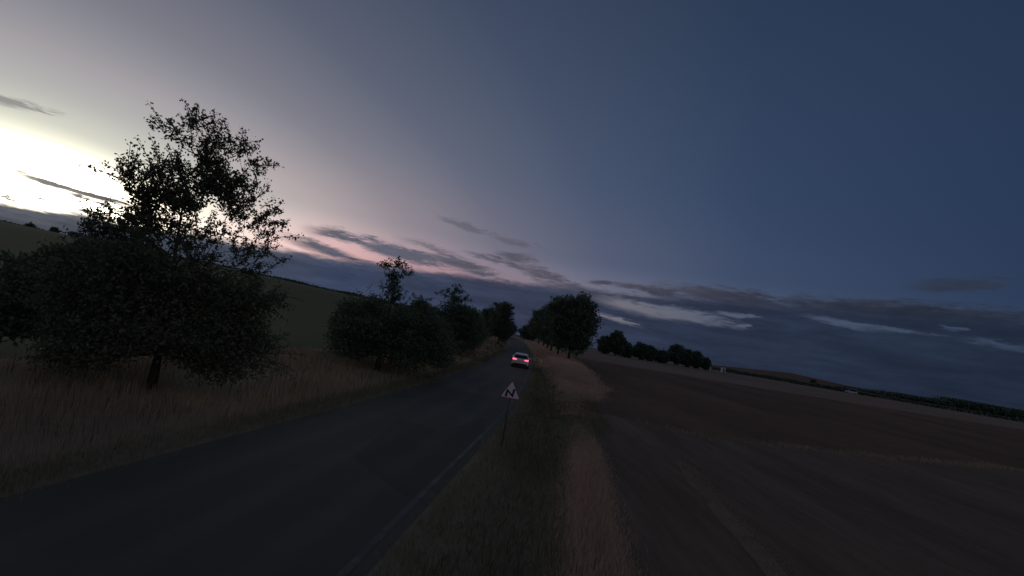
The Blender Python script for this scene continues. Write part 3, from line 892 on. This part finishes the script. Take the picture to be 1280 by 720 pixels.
# ------------------------------------------------------------------ vehicles
M['white_paint'] = mat_plain('white_car_paint', (0.62, 0.63, 0.64), 0.32, 0.03, 3)
M['glass'] = mat_plain('dark_car_glass', (0.012, 0.013, 0.015), 0.12, 0.1, 3)
M['black'] = mat_plain('black_plastic', (0.02, 0.02, 0.021), 0.6, 0.2, 10)
M['rubber'] = mat_plain('tyre_rubber', (0.02, 0.02, 0.02), 0.85, 0.2, 12)
M['alloy'] = mat_plain('alloy_rim', (0.35, 0.35, 0.36), 0.4, 0.1, 6, 0.8)
M['tail'] = mat_emit('lit_tail_light', (1.0, 0.10, 0.16), 2.6)
M['plate'] = mat_plain('number_plate', (0.55, 0.55, 0.52), 0.6, 0.05, 5)
M['lens'] = mat_plain('unlit_lens', (0.25, 0.25, 0.27), 0.2, 0.05, 5)


def loft(mb, secs):
    """secs: list of rings (same number of points)"""
    k = len(secs[0]); vs = [p for s in secs for p in s]; fs = []
    for i in range(len(secs) - 1):
        for j in range(k):
            j2 = (j + 1) % k
            fs.append((i * k + j, (i + 1) * k + j, (i + 1) * k + j2, i * k + j2))
    fs.append(tuple(range(k))); fs.append(tuple(range(len(secs) * k - 1, (len(secs) - 1) * k - 1, -1)))
    mb.add(vs, fs)


def car(base, rz, label, lit=True, van=False):
    L, Wd = 4.3, 1.80
    r = empty('van' if van else 'car', (base[0], base[1], float(zt(*base)) + 0.0), rz)
    Hr = 1.95 if van else 1.50
    belt = 1.0
    body = MB()
    # y forward; rear at -2.1.  (y, bottom, belt height, half width sill, half width belt)
    prof = [(-2.13, 0.42, 0.80, 0.78, 0.74), (-2.08, 0.30, 0.96, 0.86, 0.80), (-1.85, 0.24, 1.02, 0.895, 0.85), (-1.0, 0.22, 1.0, 0.90, 0.865), (0.4, 0.20, 0.98, 0.90, 0.865),
            (1.0, 0.22, 0.95, 0.895, 0.84), (1.7, 0.26, 0.82, 0.86, 0.76), (2.1, 0.34, 0.68, 0.76, 0.66), (2.17, 0.44, 0.60, 0.64, 0.58)]
    secs = []
    for y, zb, zh, ws, wb in prof:
        zm = zb + (zh - zb) * 0.5
        secs.append([(-ws * 0.9, y, zb), (-ws, y, zb + 0.12), (-ws, y, zm), (-wb, y, zh - 0.04), (-wb * 0.88, y, zh), (wb * 0.88, y, zh), (wb, y, zh - 0.04), (ws, y, zm), (ws, y, zb + 0.12), (ws * 0.9, y, zb)])
    loft(body, secs)
    body.build('body', M['white_paint'], r, False)
    # greenhouse: glass block, roof and pillars over it
    gl = MB()
    y0b, y0t = (-2.02, -1.92) if van else (-1.98, -1.50)
    y1b, y1t = 1.05, 0.30
    zt0 = Hr - 0.07
    gl.add([(-.80, y0b, belt - .05), (.80, y0b, belt - .05), (.80, y1b, belt - .07), (-.80, y1b, belt - .07), (-.62, y0t, zt0), (.62, y0t, zt0), (.62, y1t, zt0), (-.62, y1t, zt0)],
           [(0, 3, 2, 1), (4, 5, 6, 7), (0, 1, 5, 4), (1, 2, 6, 5), (2, 3, 7, 6), (3, 0, 4, 7)])
    gl.build('window_glass', M['glass'], r)
    rf = MB()
    rs = []
    for y, z, w in ((y0t - 0.20, Hr - 0.10, 0.60), (y0t - 0.02, Hr - 0.03, 0.645), (y0t + 0.5, Hr, 0.65), (y1t - 0.4, Hr - 0.01, 0.65), (y1t + 0.03, Hr - 0.06, 0.64)):
        rs.append([(-w, y, z - 0.07), (-w * 0.97, y, z - 0.015), (-w * 0.6, y, z + 0.015), (w * 0.6, y, z + 0.015), (w * 0.97, y, z - 0.015), (w, y, z - 0.07)])
    loft(rf, rs)
    rf.build('roof', M['white_paint'], r)
    for s in (-1, 1):
        pl = MB()
        pl.tube([(s * .815, y0b - .01, belt - .03), (s * .64, y0t - .02, Hr - .08)], [.075, .05], 6)
        pl.build('rear_pillar', M['white_paint'], r)
        pl = MB()
        pl.tube([(s * .81, y1b, belt - .06), (s * .635, y1t + .02, Hr - .08)], [.045, .04], 6)
        pl.build('front_pillar', M['white_paint'], r)
        md = MB(); md.box((s * .735, -.35, (belt + Hr) / 2 - .03), (.05, .09, Hr - belt - .02)); md.build('middle_pillar', M['black'], r)
        tl = MB()
        tl.prism_y([(s * .42, .83), (s * .42, .90), (s * .60, .94), (s * .815, .945), (s * .845, .86), (s * .82, .80), (s * .60, .81)][::s], -2.155, -2.0)
        tl.build('tail_light', M['tail'] if lit else M['lens'], r)
        hl = MB(); hl.box((s * .56, 2.12, .62), (.34, .12, .14), s * -.25); hl.build('headlight', M['lens'], r)
        mi = MB(); mi.box((s * .98, .72, 1.03), (.22, .10, .15), 0, .8); mi.build('side_mirror', M['white_paint'], r)
        for yy in (-1.32, 1.34):
            t_ = MB(); t_.lathe_x([(-.11, .18), (-.11, .29), (-.08, .325), (.08, .325), (.11, .29), (.11, .18)], 20, s * .80, yy, .325)
            w_ = t_.build('wheel', M['rubber'], r, True)
            rm = MB(); rm.lathe_x([(s * .06, 0.0), (s * .075, .06), (s * .05, .09), (s * .06, .18), (s * .105, .205)], 20, s * .80, yy, .325)
            rm.build('rim', M['alloy'], w_, True)
    bp = MB(); bp.box((0, -2.10, .40), (1.50, .16, .17)); bp.box((0, -2.06, .28), (1.1, .12, .10)); bp.build('rear_bumper', M['black'], r)
    np_ = MB(); np_.box((0, -2.145, .70), (.52, .02, .11)); np_.build('number_plate', M['plate'], r)
    if not van:
        wp = MB(); wp.tube([(-.05, -1.99, 1.03), (.25, -1.93, 1.10)], [.012, .008], 4); wp.build('rear_wiper', M['black'], r)
    return tag(r, label, 'van' if van else 'car')


car((2.35, 53.0), -math.atan((xr(60) - xr(45)) / 15.0), 'white hatchback with glowing red tail lights driving away on the road')
vp = pol(36.15, 254)
car((float(vp[0]), float(vp[1])), R(55), 'distant white van beside the hedges at the far right', lit=False, van=True)

# ------------------------------------------------------------------ warning sign on the right edge
M['sign_white'] = mat_plain('sign_white', (0.72, 0.70, 0.72), 0.5, 0.05, 6)
M['sign_red'] = mat_plain('sign_red', (0.42, 0.035, 0.05), 0.5, 0.1, 6)
M['sign_black'] = mat_plain('sign_black', (0.006, 0.006, 0.009), 0.5, 0.1, 6)
M['post_dark'] = mat_plain('weathered_steel', (0.07, 0.07, 0.072), 0.9, 0.2, 10)
M['zinc'] = mat_plain('galvanised_steel', (0.22, 0.22, 0.23), 0.55, 0.15, 10, 0.6)


def tri(side, cz, rr):
    """rounded triangle, point up, in x/z"""
    hh = side * math.sqrt(3) / 2
    cs = [(-side / 2, cz - hh / 3), (side / 2, cz - hh / 3), (0, cz + hh * 2 / 3)]
    out = []
    cen = (0, cz)
    for i, (x, z) in enumerate(cs):
        d = math.hypot(x - cen[0], z - cen[1])
        px, pz = x + (cen[0] - x) * 2 * rr / d, z + (cen[1] - z) * 2 * rr / d
        a0 = math.atan2(z - cen[1], x - cen[0])
        for k in range(-3, 4):
            a = a0 + k * R(20)
            out.append((px + rr * math.cos(a), pz + rr * math.sin(a)))
    return out


sy = 15.0
sx = 0.52
sr = empty('road_sign', (sx, sy, float(zt(sx, sy)) - 0.1), R(-4))
p_ = MB(); p_.tube([(0, 0.045, 0), (0, 0.045, 2.05)], [0.024, 0.024], 10); p_.build('post', M['post_dark'], sr, True)
SZ = 1.76
b_ = MB(); b_.prism_y(tri(0.70, SZ, 0.03), -0.004, 0.008); b_.build('plate', M['sign_red'], sr)
b_ = MB(); b_.prism_y(tri(0.585, SZ, 0.02), -0.008, -0.0045); b_.build('white_face', M['sign_white'], sr)
b_ = MB()
pts = [(-0.135, -0.145), (-0.105, 0.045), (0.065, -0.10), (0.100, 0.115)]
hw = 0.036
left = []; right = []
for i, (x, z) in enumerate(pts):
    a = pts[max(i - 1, 0)]; c = pts[min(i + 1, 3)]
    if i in (0, 3):
        dx_, dz_ = c[0] - a[0], c[1] - a[1]; l = math.hypot(dx_, dz_); nx, nz = -dz_ / l, dx_ / l; m_ = 1
    else:
        d1 = ((x - a[0]), (z - a[1])); l1 = math.hypot(*d1); d2 = (c[0] - x, c[1] - z); l2 = math.hypot(*d2)
        nx, nz = -(d1[1] / l1 + d2[1] / l2), d1[0] / l1 + d2[0] / l2
        l = math.hypot(nx, nz); nx /= l; nz /= l; m_ = 1.45
    left.append((x + nx * hw * m_, z + nz * hw * m_)); right.append((x - nx * hw * m_, z - nz * hw * m_))
for i in range(3):
    b_.prism_y([(left[i][0], left[i][1] + SZ), (right[i][0], right[i][1] + SZ), (right[i + 1][0], right[i + 1][1] + SZ), (left[i + 1][0], left[i + 1][1] + SZ)][::-1], -0.0125, -0.009)
b_.build('bend_symbol', M['sign_black'], sr)
for z in (SZ - 0.09, SZ + 0.12):
    c_ = MB(); c_.box((0, 0.045, z), (0.08, 0.072, 0.03)); c_.build('clamp', M['zinc'], sr)
tag(sr, 'triangular white warning sign with black double bend symbol beside the road', 'road sign')

# delineator post on the right verge
px_, py_ = float(xr(66)) + 1.0, 66.0
dp = empty('delineator_post', (px_, py_, float(zt(px_, py_)) - 0.05))
b_ = MB(); b_.box((0, 0, 0.5), (0.12, 0.10, 1.0), 0, 0.9); b_.build('post', M['render_white'], dp)
b_ = MB(); b_.box((0, 0, 0.83), (0.128, 0.108, 0.2)); b_.build('black_band', M['sign_black'], dp)
b_ = MB(); b_.box((0, -0.056, 0.83), (0.05, 0.01, 0.15)); b_.build('reflector', M['lens'], dp)
tag(dp, 'thin white delineator post on the right verge beyond the car', 'post')
